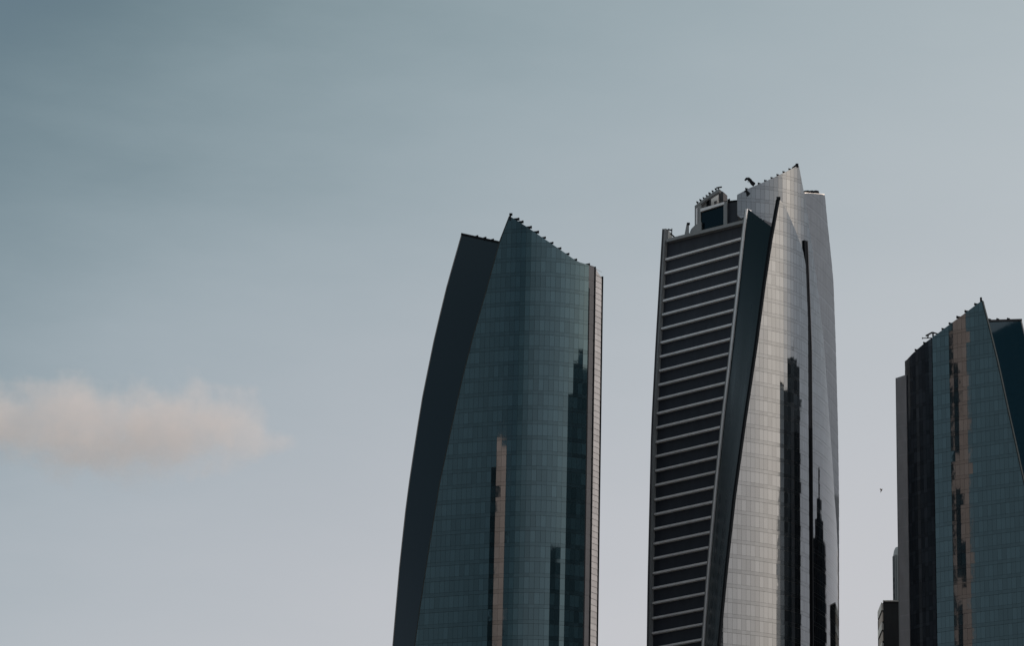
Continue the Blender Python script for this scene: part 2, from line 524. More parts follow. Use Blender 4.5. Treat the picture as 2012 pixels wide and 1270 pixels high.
# grooved pilaster and the sunlit louvred side
Pp = Plan(1150.5, 1163, P1.at(P1.L)[1] + 0.6, [(0, 38), (1, 42)])
FP = Facade(Pp, None, None, [(1157, 521), (1169.5, 525)])
pil = build_facade(T1, FP, "pilaster", M["grey"], M["grey"], M["grey"], bay=5, thick=0.3, gap=0.0, span=0.5)
pil["label"] = "grey metal corner pilaster"
trim(T1, "groove_fin", Pp, [(0.12, FP.zT(0) - 6), (0.12, 0)], 0.35, -0.2, 0.22, M["black"], pil)
trim(T1, "corner_fin", Pp, [(Pp.L - 0.1, FP.zT(Pp.L)), (Pp.L - 0.1, 0)], 0.22, -0.2, 0.35, M["black"], pil)
Ps = Plan(1163.3, 1176.8, Pp.at(Pp.L)[1] + 0.2, [(0, 58), (1, 62)])
s_top = lambda s: Ps.hit(1169.5, 526)[1] + (Ps.hit(1181.5, 547)[1] - Ps.hit(1169.5, 526)[1]) * s / Ps.L
side = MB()
side.strip([[Ps.pt(0, s_top(0)), Ps.pt(Ps.L, s_top(Ps.L))], [Ps.pt(0, 0), Ps.pt(Ps.L, 0)]])
sd = side.build("side_wall", M["louvre_gap"], T1)
sd["label"] = "pale sunlit louvred side"
z = ZDETAIL
while z < s_top(Ps.L) + 4:
    zt = lambda s, z=z: min(z + 1.41, s_top(s) - 0.1)
    if zt(0) > z + 0.2:
        q = MB(); a, b = 0.12, Ps.L - 0.12
        tb = max(z + 0.02, zt(b))
        q.strip([[Ps.pt(a, zt(a), 0.05), Ps.pt(b, tb, 0.05)], [Ps.pt(a, z, 0.10), Ps.pt(b, z, 0.10)], [Ps.pt(a, z, 0), Ps.pt(b, z, 0)]])
        q.build("louvre", M["louvre"], sd)
    z += FH / 2.5
trim(T1, "corner_fin", Ps, [(Ps.L + 0.1, s_top(Ps.L) + 0.5), (Ps.L + 0.1, 0)], 0.24, -0.3, 0.35, M["black"], sd)
# body behind
rows = []
sx, sy = Ps.at(Ps.L)
for k, t in enumerate(np.linspace(0, 1, 30)):
    A = resample(silA, 30)[k]; B = resample(edgeB, 30)[k]
    zz = A[2]
    bz = lambda v: min(zz, v)
    s_mid = P1.hit(1090, 600)[0]
    c = P1.pt(s_mid, bz(FA1.zT(s_mid) - 3), -1.2); d = P1.pt(P1.L, bz(FA1.zT(P1.L) - 2), -1.0)
    e_ = np.array((sx - 0.3, sy + 0.2, bz(s_top(Ps.L) - 0.8)))
    rows.append([A + np.array((0.5, 0.6, -0.4)), np.array((B[0] + 0.6, B[1] + 1.0, min(zz, B[2]) - 0.5)), c, d, e_,
                 np.array((e_[0] - 3, sy + 26, e_[2] - 3)), np.array((A[0] + 9, 828, zz - 3))])
body(T1, "core_wall", rows, M["panel"])
for x, y in ((1013, 431), (1021.5, 437), (1038, 447.5), (1052, 457), (1067, 467.5), (1082.5, 477.5), (1098, 488.5), (1114, 500), (1129.5, 510.5), (1155, 519.5)):
    s, z = P1.hit(x, y)
    lamp_bracket(T1, P1.pt(s, FA1.zT(s), -0.3), 1)
m_ = MB(); q = P1.pt(*P1.hit(1002.5, 426)); m_.bar(q - np.array((0, 0, 1)), q + np.array((0.05, 0, 0.7)), 0.35); m_.box(q + np.array((0.15, 0, 0.6)), 0.75, 0.5, 0.5)
m_.build("apex_lamp", M["black"], T1)
for x, y in ((935.5, 464.5), (950.5, 467.5), (965, 470.5), (980, 473.5)):
    t = (x - 907.5) / (983 - 907.5)
    lamp_bracket(T1, silA[0] * (1 - t) + edgeB[0] * t + np.array((0, 0, 0.1)), 0.6, 0.8)

# ------------------------------------------------------------------ tallest tower (middle of the right half)
T2 = empty("glass_tower", (5, 820, 0))
tag(T2, "tallest tower, with slatted black left face and silvery overlapping shells", "tower", "glass skyscrapers")
# silvery front shell
PA = Plan(1400, 1588, 794, [(0, 23.5), (0.4, 28), (0.715, 37), (0.915, 59), (1, 66)])
LA = [(1532, 391), (1517, 474), (1504, 561), (1487.5, 685), (1466, 830), (1446, 975), (1430, 1120), (1415.5, 1269)]
RA = [(1540, 396), (1555, 435), (1567.6, 467), (1577, 489), (1583.4, 517), (1585.5, 552), (1587, 698), (1586.5, 900), (1586, 1269)]
FAA = Facade(PA, LA, None, [(1532, 391), (1540, 403), (1555, 435), (1567.6, 467), (1577, 492), (1582, 517), (1584.5, 545), (1586, 590), (1587, 640)])
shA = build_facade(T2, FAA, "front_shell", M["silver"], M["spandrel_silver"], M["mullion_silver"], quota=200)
eA = FAA.left_line(0.0, 300)
trim(T2, "edge_trim", PA, eA, 0.5, -0.9, 0.2, M["black"], shA, side=-0.25)
# tall rear shell
PB = Plan(1447, 1650, 809.5, [(0, 4), (0.4, 24), (0.66, 50), (0.73, 64), (1, 84)])
RB = [(1569, 324), (1578.6, 375.6), (1591, 457), (1601, 527), (1612, 612), (1620, 700), (1628.5, 822), (1635.5, 916), (1639, 979), (1643, 1030), (1646, 1100), (1647, 1269)]
LB = [(1448.5, 372), (1448.5, 436), (1478, 446), (1512, 480), (1540, 560), (1560, 700), (1572, 900), (1576, 1269)]
FAB = Facade(PB, LB, RB, [(1449, 383), (1468, 371.5), (1497, 359.5), (1520, 349), (1545, 337), (1568, 325)])
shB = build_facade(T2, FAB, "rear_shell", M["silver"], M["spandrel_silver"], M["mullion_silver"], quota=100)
# right wing behind
PC = Plan(1562, 1650, 829, [(0, 58), (0.6, 70), (1, 80)])
RC = [(1620, 382), (1626, 445), (1637, 552), (1641.6, 678), (1646, 845), (1648, 979), (1648, 1269)]
FAC = Facade(PC, None, RC, [(1575, 379), (1620, 382.5)])
shC = build_facade(T2, FAC, "right_wing", M["wing"], M["wing"], M["mullion"], quota=0, bay=2.5)
# black bar on the rear shell, standing for the shaded recess between shells
sB0, sB1 = PB.hit(1585.5, 900)[0], PB.hit(1593, 900)[0]
zt = PB.hit(1581, 474)[1]
sl0, sl1 = PB.hit(1577.5, 480)[0], PB.hit(1584.5, 480)[0]
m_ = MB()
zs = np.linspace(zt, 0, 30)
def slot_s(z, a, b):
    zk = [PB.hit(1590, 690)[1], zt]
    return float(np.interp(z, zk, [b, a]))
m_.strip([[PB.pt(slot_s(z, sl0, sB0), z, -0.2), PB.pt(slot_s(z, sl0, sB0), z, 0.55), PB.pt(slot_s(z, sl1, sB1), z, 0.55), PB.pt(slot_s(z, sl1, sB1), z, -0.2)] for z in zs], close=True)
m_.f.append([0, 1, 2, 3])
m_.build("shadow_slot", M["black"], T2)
m_ = MB()
m_.strip([[PB.pt(slot_s(z, sl1, sB1) - 0.55, z, 0.5), PB.pt(slot_s(z, sl1, sB1) - 0.55, z, 0.75), PB.pt(slot_s(z, sl1, sB1) - 0.3, z, 0.75), PB.pt(slot_s(z, sl1, sB1) - 0.3, z, 0.5)] for z in zs], close=True)
m_.build("slot_rail", M["grey"], T2)

# slatted face
PS = Plan(1262, 1480, 829, [(0, -40), (1, -40)])
SILS = [(1304, 450), (1298, 550), (1290.5, 678), (1282, 845), (1279, 975), (1275, 1150), (1273.5, 1269)]
FRR = [(1471.5, 409), (1464, 470), (1455, 560), (1440, 695), (1424, 830), (1409, 979), (1396, 1130), (1386, 1269)]
FAS = Facade(PS, SILS, FRR, [(1304, 472), (1462, 433)])
zlast = at(1300, 1269, 820)[2]
wl_ = FAS.left_line(0.0, 50)
wr_ = [(FAS.sR(z), z) for z in np.linspace(PS.hit(1470, 412)[1], 0, 50)]
dep = 0.9
m_ = MB()
rowz = np.linspace(0, 1, 50)
wall_rows = []
ztopL, ztopR = FAS.zT(FAS.sL(300)), PS.hit(1461, 434)[1]
for t in rowz:
    zl, zr = ztopL * (1 - t), ztopR * (1 - t)
    wall_rows.append([PS.pt(FAS.sL(zl), zl, -dep), PS.pt(FAS.sR(zr) + 0.5, zr, -dep)])
m_.strip(wall_rows)
sw = m_.build("slatted_wall", M["panel"], T2)
sw["label"] = "recessed black wall behind grey sunshade slats"
fl = [(s, z) for s, z in wl_]
fl[0] = (FAS.sL(PS.hit(1304, 451)[1]), PS.hit(1304, 451)[1])
trim(T2, "side_frame", PS, fl, 0.85, -dep - 0.1, 0.25, M["steel"], side=0.42)
trim(T2, "side_frame", PS, fl, 0.3, -dep - 0.1, 0.5, M["grey"], side=0.1)
trim(T2, "edge_frame", PS, wr_, 0.8, -dep - 0.1, 0.35, M["steel"], side=-0.75)
trim(T2, "edge_frame", PS, wr_, 0.55, -dep - 0.1, 0.75, M["alu"], side=-0.2)
# top beam
a, b = PS.hit(1311, 474), PS.hit(1461, 437)
m_ = MB()
def slat(mb, sa, za, sb, zb, h, d0, d1, nose=0.12):
    ra = [PS.pt(sa, za, d0), PS.pt(sa, za + nose, d1), PS.pt(sa, za + h, d1), PS.pt(sa, za + h + nose, d0)]
    rb = [PS.pt(sb, zb, d0), PS.pt(sb, zb + nose, d1), PS.pt(sb, zb + h, d1), PS.pt(sb, zb + h + nose, d0)]
    mb.strip([ra, rb], close=True); n = len(mb.v)
    mb.f += [[n - 8, n - 7, n - 6, n - 5], [n - 1, n - 2, n - 3, n - 4]]
slat(m_, a[0], a[1] - 0.4, b[0], b[1] - 0.4, 0.95, -dep, 0.3)
m_.build("top_beam", M["steel"], T2)
z_first = PS.hit(1456, 468)[1]
k = 0
while True:
    z = z_first - 3.71 * k - 0.0032 * k * k
    if z < 140: break
    m_ = MB()
    slat(m_, FAS.sL(z) + 1.05, z - 0.35, FAS.sR(z) - 0.7, z - 0.35, 0.62, -dep + 0.1, -0.15)
    m_.build("sunshade_slat", M["alu"], sw)
    k += 1
# dark inclined face between the slats and the front shell
la = [PS.pt(s + 0.1, z, 0.4) for s, z in wr_]
zz = PA.hit(1521, 440)[1]
lb = [PA.pt(s - 0.1, z, -0.85) for s, z in eA if z <= zz]
fl2 = ruled(T2, "dark_flank", la, lb, M["satin"])
fl2["label"] = "smooth dark teal inclined face"
# body
rows = []
for t in np.linspace(0, 1, 30):
    z = min(ztopL, ztopR) * (1 - t) - 0.0
    z = max(z, 0.0)
    r = [PS.pt(FAS.sL(z) + 0.3, z, -dep - 0.2), PS.pt(FAS.sR(z) - 0.2, z, -dep - 0.2)]
    s0 = max(PA.hit(1540, 900)[0], 0)
    r.append(PA.pt(PA.hit(1525, 900)[0], z, -5.0))
    for px in (1597, 1615, 1630):
        sr = min(PB.hit(px, 900)[0], FAB.sR(z) - 0.3)
        r.append(PB.pt(sr, z, -1.0 - 0.01 * px / 1600))
    bx = project(PB.pt(FAB.sR(z), z))
    r.append(PC.pt(PC.hit(bx[0] - 4, bx[1])[0], z, -0.9))
    sr = FAC.sR(z) - 1.0
    r.append(PC.pt(sr, z, -0.8))
    r += [np.array((r[-1][0] - 12, r[-1][1] + 6, z)), np.array((r[0][0] + 8, r[0][1] + 16, z))]
    rows.append(r)
body(T2, "core_wall", rows, M["panel"])
# infill under the rear shell's left edge and the crown block behind the top beam
def quad_px(mb, pts, Y):
    mb.poly([at(x, y, Yk) for (x, y), Yk in zip(pts, Y if isinstance(Y, (list, tuple)) else [Y] * len(pts))])
YC = 822.0
def prism_px(name, pts, Y, depth, mat, parent, nx=0.0, label=None):
    """a thick slab whose front outline is given in the photo, standing Y metres away and turned like the slatted face"""
    m_ = MB()
    Ys = [Y(x) for x, _ in pts]
    f = [at(x, y, yy) for (x, y), yy in zip(pts, Ys)]
    bk = [p + np.array((depth * 0.35, depth * 0.94, 0)) for p in f]
    m_.poly(f); m_.poly(list(reversed(bk)))
    for i in range(len(f)):
        j = (i + 1) % len(f); m_.poly([f[j], f[i], bk[i], bk[j]])
    o = m_.build(name, mat, parent)
    if label: o["label"] = label
    return o
yp = lambda back: (lambda x: PS.at(PS.hit(x, 420)[0])[1] + back)
cr = prism_px("crown_block", [(1376, 413), (1422, 400), (1422, 440), (1376, 455)], yp(2.0), 8, M["dark"], T2)
prism_px("crown_frame", [(1365, 408), (1368, 403), (1377, 398), (1377, 454), (1365, 454)], yp(1.7), 9, M["steel"], T2)
prism_px("crown_rib", [(1367.5, 410), (1370, 408), (1370, 452), (1367.5, 452)], yp(1.4), 0.3, M["alu"], T2)
prism_px("crown_sill", [(1376, 410), (1423, 396.5), (1423, 401), (1376, 416)], yp(1.2), 1.5, M["alu"], T2)
prism_px("crown_post", [(1421.5, 398), (1428.5, 396), (1428.5, 441), (1421.5, 443)], yp(1.3), 2, M["steel"], T2)
prism_px("crown_panel", [(1428, 396.5), (1450, 394), (1450, 437), (1428, 443)], yp(2.2), 6, M["panel"], T2)
prism_px("crown_coping", [(1421, 395.5), (1450, 392.8), (1450, 395), (1421, 398.5)], yp(1.9), 1.5, M["black"], T2)
prism_px("crown_inner_wall", [(1376, 399), (1411.5, 376), (1411.5, 403), (1376, 414)], yp(6), 0.5, M["white"], T2, label="sunlit wall inside the crown")  # sunlight put into the colour: white so the wall reads as lit
prism_px("crown_end_wall", [(1411, 372), (1415, 374), (1421, 377), (1421, 402), (1411, 404)], yp(6.5), 3, M["conc"], T2)
prism_px("crown_screen", [(1365, 404.5), (1390, 386), (1392, 387), (1392, 404), (1380, 410), (1376, 414), (1365, 414)], yp(3), 0.4, M["steel"], T2)
prism_px("crown_pier", [(1388, 389), (1394, 385), (1394, 404), (1388, 406)], yp(2.8), 1.2, M["black"], T2)
prism_px("crown_pier", [(1403, 396), (1408, 394), (1408, 402), (1403, 403)], yp(3.2), 0.8, M["conc"], T2)
prism_px("crown_parapet", [(1364.5, 405), (1390, 385), (1412, 371), (1415, 373), (1412, 377), (1391, 390), (1366, 409)], yp(1.6), 1.2, M["steel"], T2)
for i in range(7):
    x = 1371 + i * 6.0; y = 398.5 - i * 4.35
    lamp_bracket(T2, at(x, y, yp(1.8)(x)), -0.6, 0.7)
m_ = MB(); q = at(1412, 368.5, yp(2)(1412)); m_.bar(q - np.array((0.6, 0, 0.1)), q + np.array((0.85, 0, 0.15)), 0.3); m_.bar(q - np.array((0.1, 0, 0.8)), q, 0.3)
m_.build("crown_finial", M["black"], T2)
lamp_bracket(T2, at(1431, 394, yp(1.9)(1431)), 0.6, 0.9)
# fins on the left roof corner
prism_px("roof_fin", [(1345, 461), (1349, 440), (1352, 441), (1352, 456), (1356, 459)], yp(1.0), 0.6, M["steel"], T2)
m_ = MB(); m_.box(at(1352.5, 440, yp(1)(1352)), 0.8, 0.6, 0.5); m_.build("fin_lamp", M["black"], T2)
prism_px("roof_fin", [(1355.5, 456), (1358, 450), (1366, 442), (1378, 436), (1378, 452), (1356, 460)], yp(1.1), 0.6, M["steel"], T2)
prism_px("corner_parapet", [(1310, 455), (1314, 453), (1319, 458), (1319.5, 471), (1310, 472)], yp(3.0), 0.6, M["white"], T2, label="small sunlit parapet at the roof corner")  # white in place of sunlight, like the crown's inner wall
m_ = MB()
q = at(1316, 455, yp(1)(1316))
m_.bar(q + np.array((-0.5, 0, 0.6)), q + np.array((0.5, 0, 0.3)), 0.3); m_.bar(q + np.array((0.55, 0, 0.8)), q + np.array((0.5, 0, -0.8)), 0.25)
m_.bar(q + np.array((0.2, 0, -0.6)), q + np.array((1.4, 0, -1.7)), 0.3)
m_.build("corner_davit", M["black"], T2)
# brackets on the rear shell's roof edge and its cap
for i, x in enumerate((1468, 1493, 1505.5, 1518, 1530, 1542, 1553.5)):
    s, _ = PB.hit(x, 360)
    lamp_bracket(T2, PB.pt(s, FAB.zT(s), -0.3), -0.7, 0.75)
q = PB.pt(*PB.hit(1566, 326)); m_ = MB(); m_.box(q + np.array((0.0, 0, 0.1)), 0.75, 0.6, 0.95); m_.bar(q + np.array((-1.2, 0, -0.7)), q + np.array((0, 0, 0.3)), 0.45); m_.build("apex_cap", M["black"], T2)
q = PA.pt(*PA.hit(1529.5, 390)); m_ = MB(); m_.box(q, 1.0, 0.6, 0.75); m_.bar(q - np.array((0, 0, 1.6)), q, 0.35); m_.build("apex_lamp", M["black"], T2)
m_ = MB()
pts = [at(x, y, 806) for x, y in ((1482, 363), (1477, 359), (1473, 353), (1469.5, 350.5), (1465.5, 352), (1464, 354.5))]
for i, (p, q) in enumerate(zip(pts, pts[1:])): m_.bar(p, q, 0.85 - 0.11 * i)
m_.bar(pts[3], at(1470, 359, 806), 0.14)
m_.build("cleaning_crane", M["black"], T2)
m_ = MB()
for i in range(10):
    s, z = PC.hit(1583.5 + i * 2.9, 379)
    m_.box(PC.pt(s, z + 0.3, -0.4), 0.42, 0.7, 0.5 + 0.12 * (i % 3), 0.3 * i)
a_, b_ = PC.hit(1582, 379), PC.hit(1612, 380.5)
m_.bar(PC.pt(*a_, -0.4), PC.pt(*b_, -0.4), 0.3)
m_.build("roof_lamp_row", M["black"], T2)
zc = [PC.hit(x, 380)[0] for x in (1580, 1619)]
m_ = MB(); m_.bar(PC.pt(zc[0], FAC.zT(zc[0]), -0.1), PC.pt(zc[1], FAC.zT(zc[1]), -0.1), 0.5, 0.3); m_.build("coping", M["white"], T2)

# ------------------------------------------------------------------ right-hand tower
T3 = empty("glass_tower", (50, 800, 0))
tag(T3, "lower teal glass tower cut off by the right edge of the picture", "tower", "glass skyscrapers")
P3 = Plan(1836, 2100, 796, [(0, -36), (0.17, -31), (0.4, -28.8), (0.67, -28), (1, -20)])
R3 = [(1929, 592), (1942.6, 644), (1959, 710.6), (1978, 799), (1992, 862), (2005, 922), (2019, 985), (2040, 1085), (2062, 1195), (2074, 1269)]
FA3 = Facade(P3, None, R3, [(1836, 661), (1869.5, 635.5), (1900, 613), (1929, 591)])
sh3 = build_facade(T3, FA3, "front_shell", M["teal"], M["spandrel"], M["mullion"], quota=300)
e3 = FA3.right_line(0.0, 300)
trim(T3, "edge_trim", P3, e3, 0.22, -0.7, 0.16, M["mullion"], sh3, side=0.12)
PH = Plan(1781, 1835, 811, [(0, -62), (0.5, -50), (1, -42)])
FAH = Facade(PH, None, None, [(1781, 709), (1799, 690), (1835, 661.5)])
shH = build_facade(T3, FAH, "left_shell", M["corner"], M["corner"], M["black"], quota=0)
shH["label"] = "dark glass corner turning away to the left"
PG = Plan(1762.5, 1783, 811.8, [(0, -35), (1, -35)])
FG = Facade(PG, None, None, [(1760, 744), (1766, 740), (1781, 737)])
pw = build_facade(T3, FG, "side_wall", M["side"], M["side"], M["side"], bay=9, gap=0.0, thick=1.0, span=0.4)
pw["label"] = "plain grey side wall, lower than the glass"
trim(T3, "corner_fin", PG, [(0.1, FG.zT(0)), (0.1, 0)], 0.2, -0.5, 0.2, M["steel"], pw)
# dark right flank
SR3 = [(2006.5, 629), (2014, 660), (2030, 730), (2050, 830), (2068, 925), (2085, 1030), (2105, 1170), (2116, 1269)]
silC = [at(x, y, 803) for x, y in SR3]
last = silC[-1]
silC += [np.array((last[0] + 4, 803, last[2] * 0.5)), np.array((last[0] + 5, 803, 0.0))]
z3 = at(1943, 646, 795)[2]
ed3 = [P3.pt(s - 0.3, z, -0.62) for s, z in e3 if z <= z3]
fl3 = ruled(T3, "dark_flank", ed3, silC, M["dark"])
fl3["label"] = "near-black glass flank"
m_ = MB(); m_.bar(ed3[0], silC[0], 0.5, 0.5); m_.build("parapet", M["black"], T3)
m_ = MB()
m_.strip([[p + np.array(o) for o in ((-0.12, -0.15, 0), (0.12, -0.15, 0), (0.12, 0.3, 0), (-0.12, 0.3, 0))] for p in resample(silC, 40)], close=True)
m_.build("corner_trim", M["steel"], T3)
rows = []
for t in np.linspace(0, 1, 30):
    k = int(round(t * 29)); A = resample(silC, 30)[k]; B = resample(ed3, 30)[k]
    zz = A[2]
    lim = lambda v: min(zz, v)
    zg, zh = FG.zT(PG.L) - 0.8, FAH.zT(0) - 0.8
    g0 = PG.pt(0.3, lim(FG.zT(0.0) - 0.8), -0.6); g1 = PH.pt(0.3, lim(zg), -0.9); g2 = PH.pt(PH.L, lim(FAH.zT(PH.L) - 2), -0.9)
    rows.append([g0, g1, g2, np.array((B[0] - 0.8, B[1] + 1.0, lim(B[2]) - 0.5)), A + np.array((-0.6, 0.8, -0.4)),
                 np.array((A[0] - 8, 836, zz - 3)), np.array((g0[0] + 4, 825, lim(FG.zT(0)) - 3))])
body(T3, "core_wall", rows, M["panel"])
for x in (1800, 1817):
    s, _ = PH.hit(x, 690); lamp_bracket(T3, PH.pt(s, FAH.zT(s), -0.3), -0.9, 0.85)
for x in (1853, 1867.5, 1884, 1900, 1919):
    s, _ = P3.hit(x, 630); lamp_bracket(T3, P3.pt(s, FA3.zT(s), -0.3), -0.9, 0.95)
m_ = MB(); q = P3.pt(*P3.hit(1928, 593)); m_.box(q + np.array((-0.05, 0, 0.55)), 0.5, 0.5, 1.0); m_.build("apex_lamp", M["black"], T3)
for t in (0.1, 0.33, 0.64):
    lamp_bracket(T3, ed3[0] * (1 - t) + silC[0] * t + np.array((0, 0, 0.15)), -0.6, 0.8)
m_ = MB()
A = lambda x, y: at(x, y, 800)
m_.bar(A(1812, 665), A(1831, 664.5), 0.18); m_.bar(A(1819, 660.5), A(1832, 653.5), 0.35); m_.bar(A(1832, 653.5), A(1843, 657), 0.3)
m_.bar(A(1833, 653), A(1833.5, 665), 0.4); m_.bar(A(1824, 658), A(1823, 664), 0.35); m_.bar(A(1812.3, 663.5), A(1812.3, 666.5), 0.2)
m_.build("cleaning_crane", M["black"], T3)

# ------------------------------------------------------------------ small buildings behind
B1 = empty("apartment_block", tuple(at(1750, 1183, 880) * np.array((1, 1, 0))))
tag(B1, "dark flat-topped block with pale balconied edge, behind the grey wall of the right-hand tower", "building")
m_ = MB()
c0, c1 = at(1735.5, 1183.5, 880), at(1800, 1183.5, 880)
l0 = at(1727.5, 1188, 892)
zt_ = c0[2]
ring = [(c0[0], c0[1]), (c1[0], c1[1]), (c1[0], c1[1] + 24), (l0[0], c1[1] + 24), (l0[0], l0[1])]
m_.strip([[(x, y, zt_) for x, y in ring], [(x, y, 0) for x, y in ring]], close=True)
m_.poly([(x, y, zt_) for x, y in ring])
m_.build("wall", M["conc"], B1)
m_ = MB()
m_.bar((c0[0] - 0.1, c0[1] - 0.1, zt_ + 0.15), (c1[0], c1[1] - 0.1, zt_ + 0.15), 0.6, 0.35)
m_.build("parapet", M["white"], B1)
d = np.array((c0[0] - l0[0], c0[1] - l0[1], 0)); Ld = np.linalg.norm(d); d /= Ld; nn = np.array((d[1], -d[0], 0))
for i in range(14):
    z = zt_ - 0.6 - i * 5.4
    for (h0, dp, mt, nm) in ((0, 0.5, "white", "balcony"), (-2.5, 0.25, "beige", "balcony_wall")):
        m_ = MB()
        p0 = np.array((l0[0], l0[1], 0)) + d * 0.3; p1 = np.array((c0[0], c0[1], 0)) - d * 0.15
        hh = 1.7 if h0 == 0 else 2.2
        fr = [p0 + nn * dp, p1 + nn * dp]
        zb_ = z + h0 - hh
        m_.strip([[p0 + np.array((0, 0, z + h0)), fr[0] + np.array((0, 0, z + h0 + 0.5)), fr[1] + np.array((0, 0, z + h0 + 0.5)), p1 + np.array((0, 0, z + h0))],
                  [p0 + np.array((0, 0, zb_)), fr[0] + np.array((0, 0, zb_)), fr[1] + np.array((0, 0, zb_)), p1 + np.array((0, 0, zb_))]])
        m_.build(nm, M[mt], B1)
B2 = empty("ribbed_tower", tuple(at(1768, 1080, 930) * np.array((1, 1, 0))))
tag(B2, "pale grey ribbed tower with rounded shoulder, a sliver behind the right-hand tower", "building")
ctr = at(1775, 1078, 930); rad = abs(at(1755, 1100, 930)[0] - ctr[0])
m_ = MB()
prof = [(rad * 0.80, ctr[2]), (rad * 0.92, ctr[2] - 0.8), (rad, ctr[2] - 2.2), (rad, 0)]
m_.strip([[(ctr[0] + r * math.cos(a), ctr[1] + r * math.sin(a), z) for a in np.linspace(0, 2 * math.pi, 33)[:-1]] for r, z in prof], close=True)
m_.poly([(ctr[0] + prof[0][0] * math.cos(a), ctr[1] + prof[0][0] * math.sin(a), ctr[2]) for a in np.linspace(0, 2 * math.pi, 33)[:-1]])
m_.build("wall", plain_mat("pale_cladding", (0.42, 0.43, 0.44), 0.7), B2)
for a in np.linspace(math.pi, 1.62 * math.pi, 9):
    m_ = MB(); x, y = ctr[0] + (rad + 0.05) * math.cos(a), ctr[1] + (rad + 0.05) * math.sin(a)
    m_.bar((x, y, ctr[2] - 2.5), (x, y, 120), 0.3); m_.build("rib", M["steel"], B2)
for k, (a, dz) in enumerate(((math.pi * 1.12, 9.5), (math.pi * 1.12, 11.5), (math.pi * 1.12, 14.2))):
    m_ = MB(); x, y = ctr[0] + (rad + 0.05) * math.cos(a), ctr[1] + (rad + 0.05) * math.sin(a)
    m_.box((x, y, ctr[2] - dz), 0.5, 0.5, 1.2, a); m_.build("window", M["panel"], B2)

# ------------------------------------------------------------------ neighbouring towers outside the picture (they show as reflections)
def neighbour(cx, cy, rot, wx, wy, h, label, lit=False, steps=((0.6, 0.0), (0.3, 12.0)), slots=()):
    """tower with floor bands, corner piers, stepped top; its local +x face may be clad in champagne metal"""
    t = empty("neighbour_tower", (cx, cy, 0))
    tag(t, label, "tower", "towers seen only as reflections")
    ca, sa = math.cos(rot), math.sin(rot)
    W = lambda x, y, z: (cx + x * ca - y * sa, cy + x * sa + y * ca, z)
    m_ = MB()
    ring = [(-wx / 2, -wy / 2), (wx / 2, -wy / 2), (wx / 2, wy / 2), (-wx / 2, wy / 2)]
    m_.strip([[W(x, y, h) for x, y in ring], [W(x, y, 0) for x, y in ring]], close=True)
    m_.poly([W(x, y, h) for x, y in ring])
    m_.build("wall", M["panel"], t)
    zh = h
    for f, dh in steps:
        if dh <= 0: continue
        m_ = MB()
        y0 = -wy / 2 * f
        rg = [(-wx / 2 * f, y0), (wx / 2 * f, y0), (wx / 2 * f, wy / 2 * f), (-wx / 2 * f, wy / 2 * f)]
        m_.strip([[W(x, y, zh + dh) for x, y in rg], [W(x, y, zh - 0.5) for x, y in rg]], close=True)
        m_.poly([W(x, y, zh + dh) for x, y in rg])
        m_.build("roof_step", M["panel"], t)
        zh += dh
    m_ = MB(); m_.bar(W(0, 0, zh - 1), W(0, 0, zh + 9), 1.2); m_.build("mast", M["black"], t)
    if lit:
        m_ = MB()
        x = wx / 2 + 0.3
        m_.box(W(x, 0, h / 2 + 3), 0.8, wy + 0.6, h + 6, rot)
        o = m_.build("sunlit_cladding", M["champagne"], t)
        for y0, y1, z0, z1 in slots:
            m_ = MB(); m_.box(W(x + 0.45, (y0 + y1) / 2, (z0 + z1) / 2), 0.4, y1 - y0, z1 - z0, rot); m_.build("window_slot", M["panel"], o)
    else:
        for sy_ in (-1, 1):
            m_ = MB(); m_.box(W(wx / 2, sy_ * wy / 2, h / 2 + 2), 2.0, 2.0, h + 4, rot); m_.build("corner_pier", M["steel"], t)
    m_ = MB()
    for k in range(int(h / 3.9) - 1):
        m_.box(W(0, 0, h - 3 - k * 3.9), wx + 0.3, wy + 0.3, 0.9, rot)
    tag(m_.build("floor_bands", M["conc"], t), kind="stuff")
    m_ = MB()
    for k in range(1, int(wy / 3)):
        for sx_ in (-1, 1):
            if lit and sx_ > 0: continue
            m_.box(W(sx_ * (wx / 2 + 0.1), -wy / 2 + k * 3.0, h / 2), 0.3, 0.25, h - 1, rot)
    for k in range(1, int(wx / 3)):
        for sy_ in (-1, 1):
            m_.box(W(-wx / 2 + k * 3.0, sy_ * (wy / 2 + 0.1), h / 2), 0.25, 0.3, h - 1, rot)
    if m_.f: tag(m_.build("mullions", M["black"], t), kind="stuff")
    return t
neighbour(-203, 507, R(30), 17, 27, 297, "tall tower with sunlit champagne side, mirrored in the left tower's front", True, ((0.45, 8),),
          ((-15, -8, 258, 284), (-15, -3, 0, 240), (-15, -11, 284, 300)))
neighbour(-241, 614, R(20), 18, 26, 370, "very tall tower with sunlit slotted side, mirrored in the right tower's front", True, ((0.5, 10),),
          tuple((-2, 5, 370 - 55 - k * 42, 370 - 24 - k * 42) for k in range(6)) + ((5, 9, 322, 340), (-7, -2, 270, 284)))
neighbour(114.5, 640, R(-8.6), 16, 76, 288, "dark stepped tower mirrored at the right end of the left tower's front", False, ((0.7, 9), (0.35, 9)))
neighbour(129, 493, R(-57.5), 20, 66, 265, "dark pointed tower mirrored low in the left tower's front", False, ((0.6, 10), (0.3, 12)))
neighbour(121, 828, 0, 40, 46, 281, "dark tower beyond the right edge of the picture", False, ((0.6, 3),))
neighbour(61, 874, 0, 15, 20, 226, "dark tower hidden behind the right-hand tower", False, ((0.6, 6), (0.3, 6)))

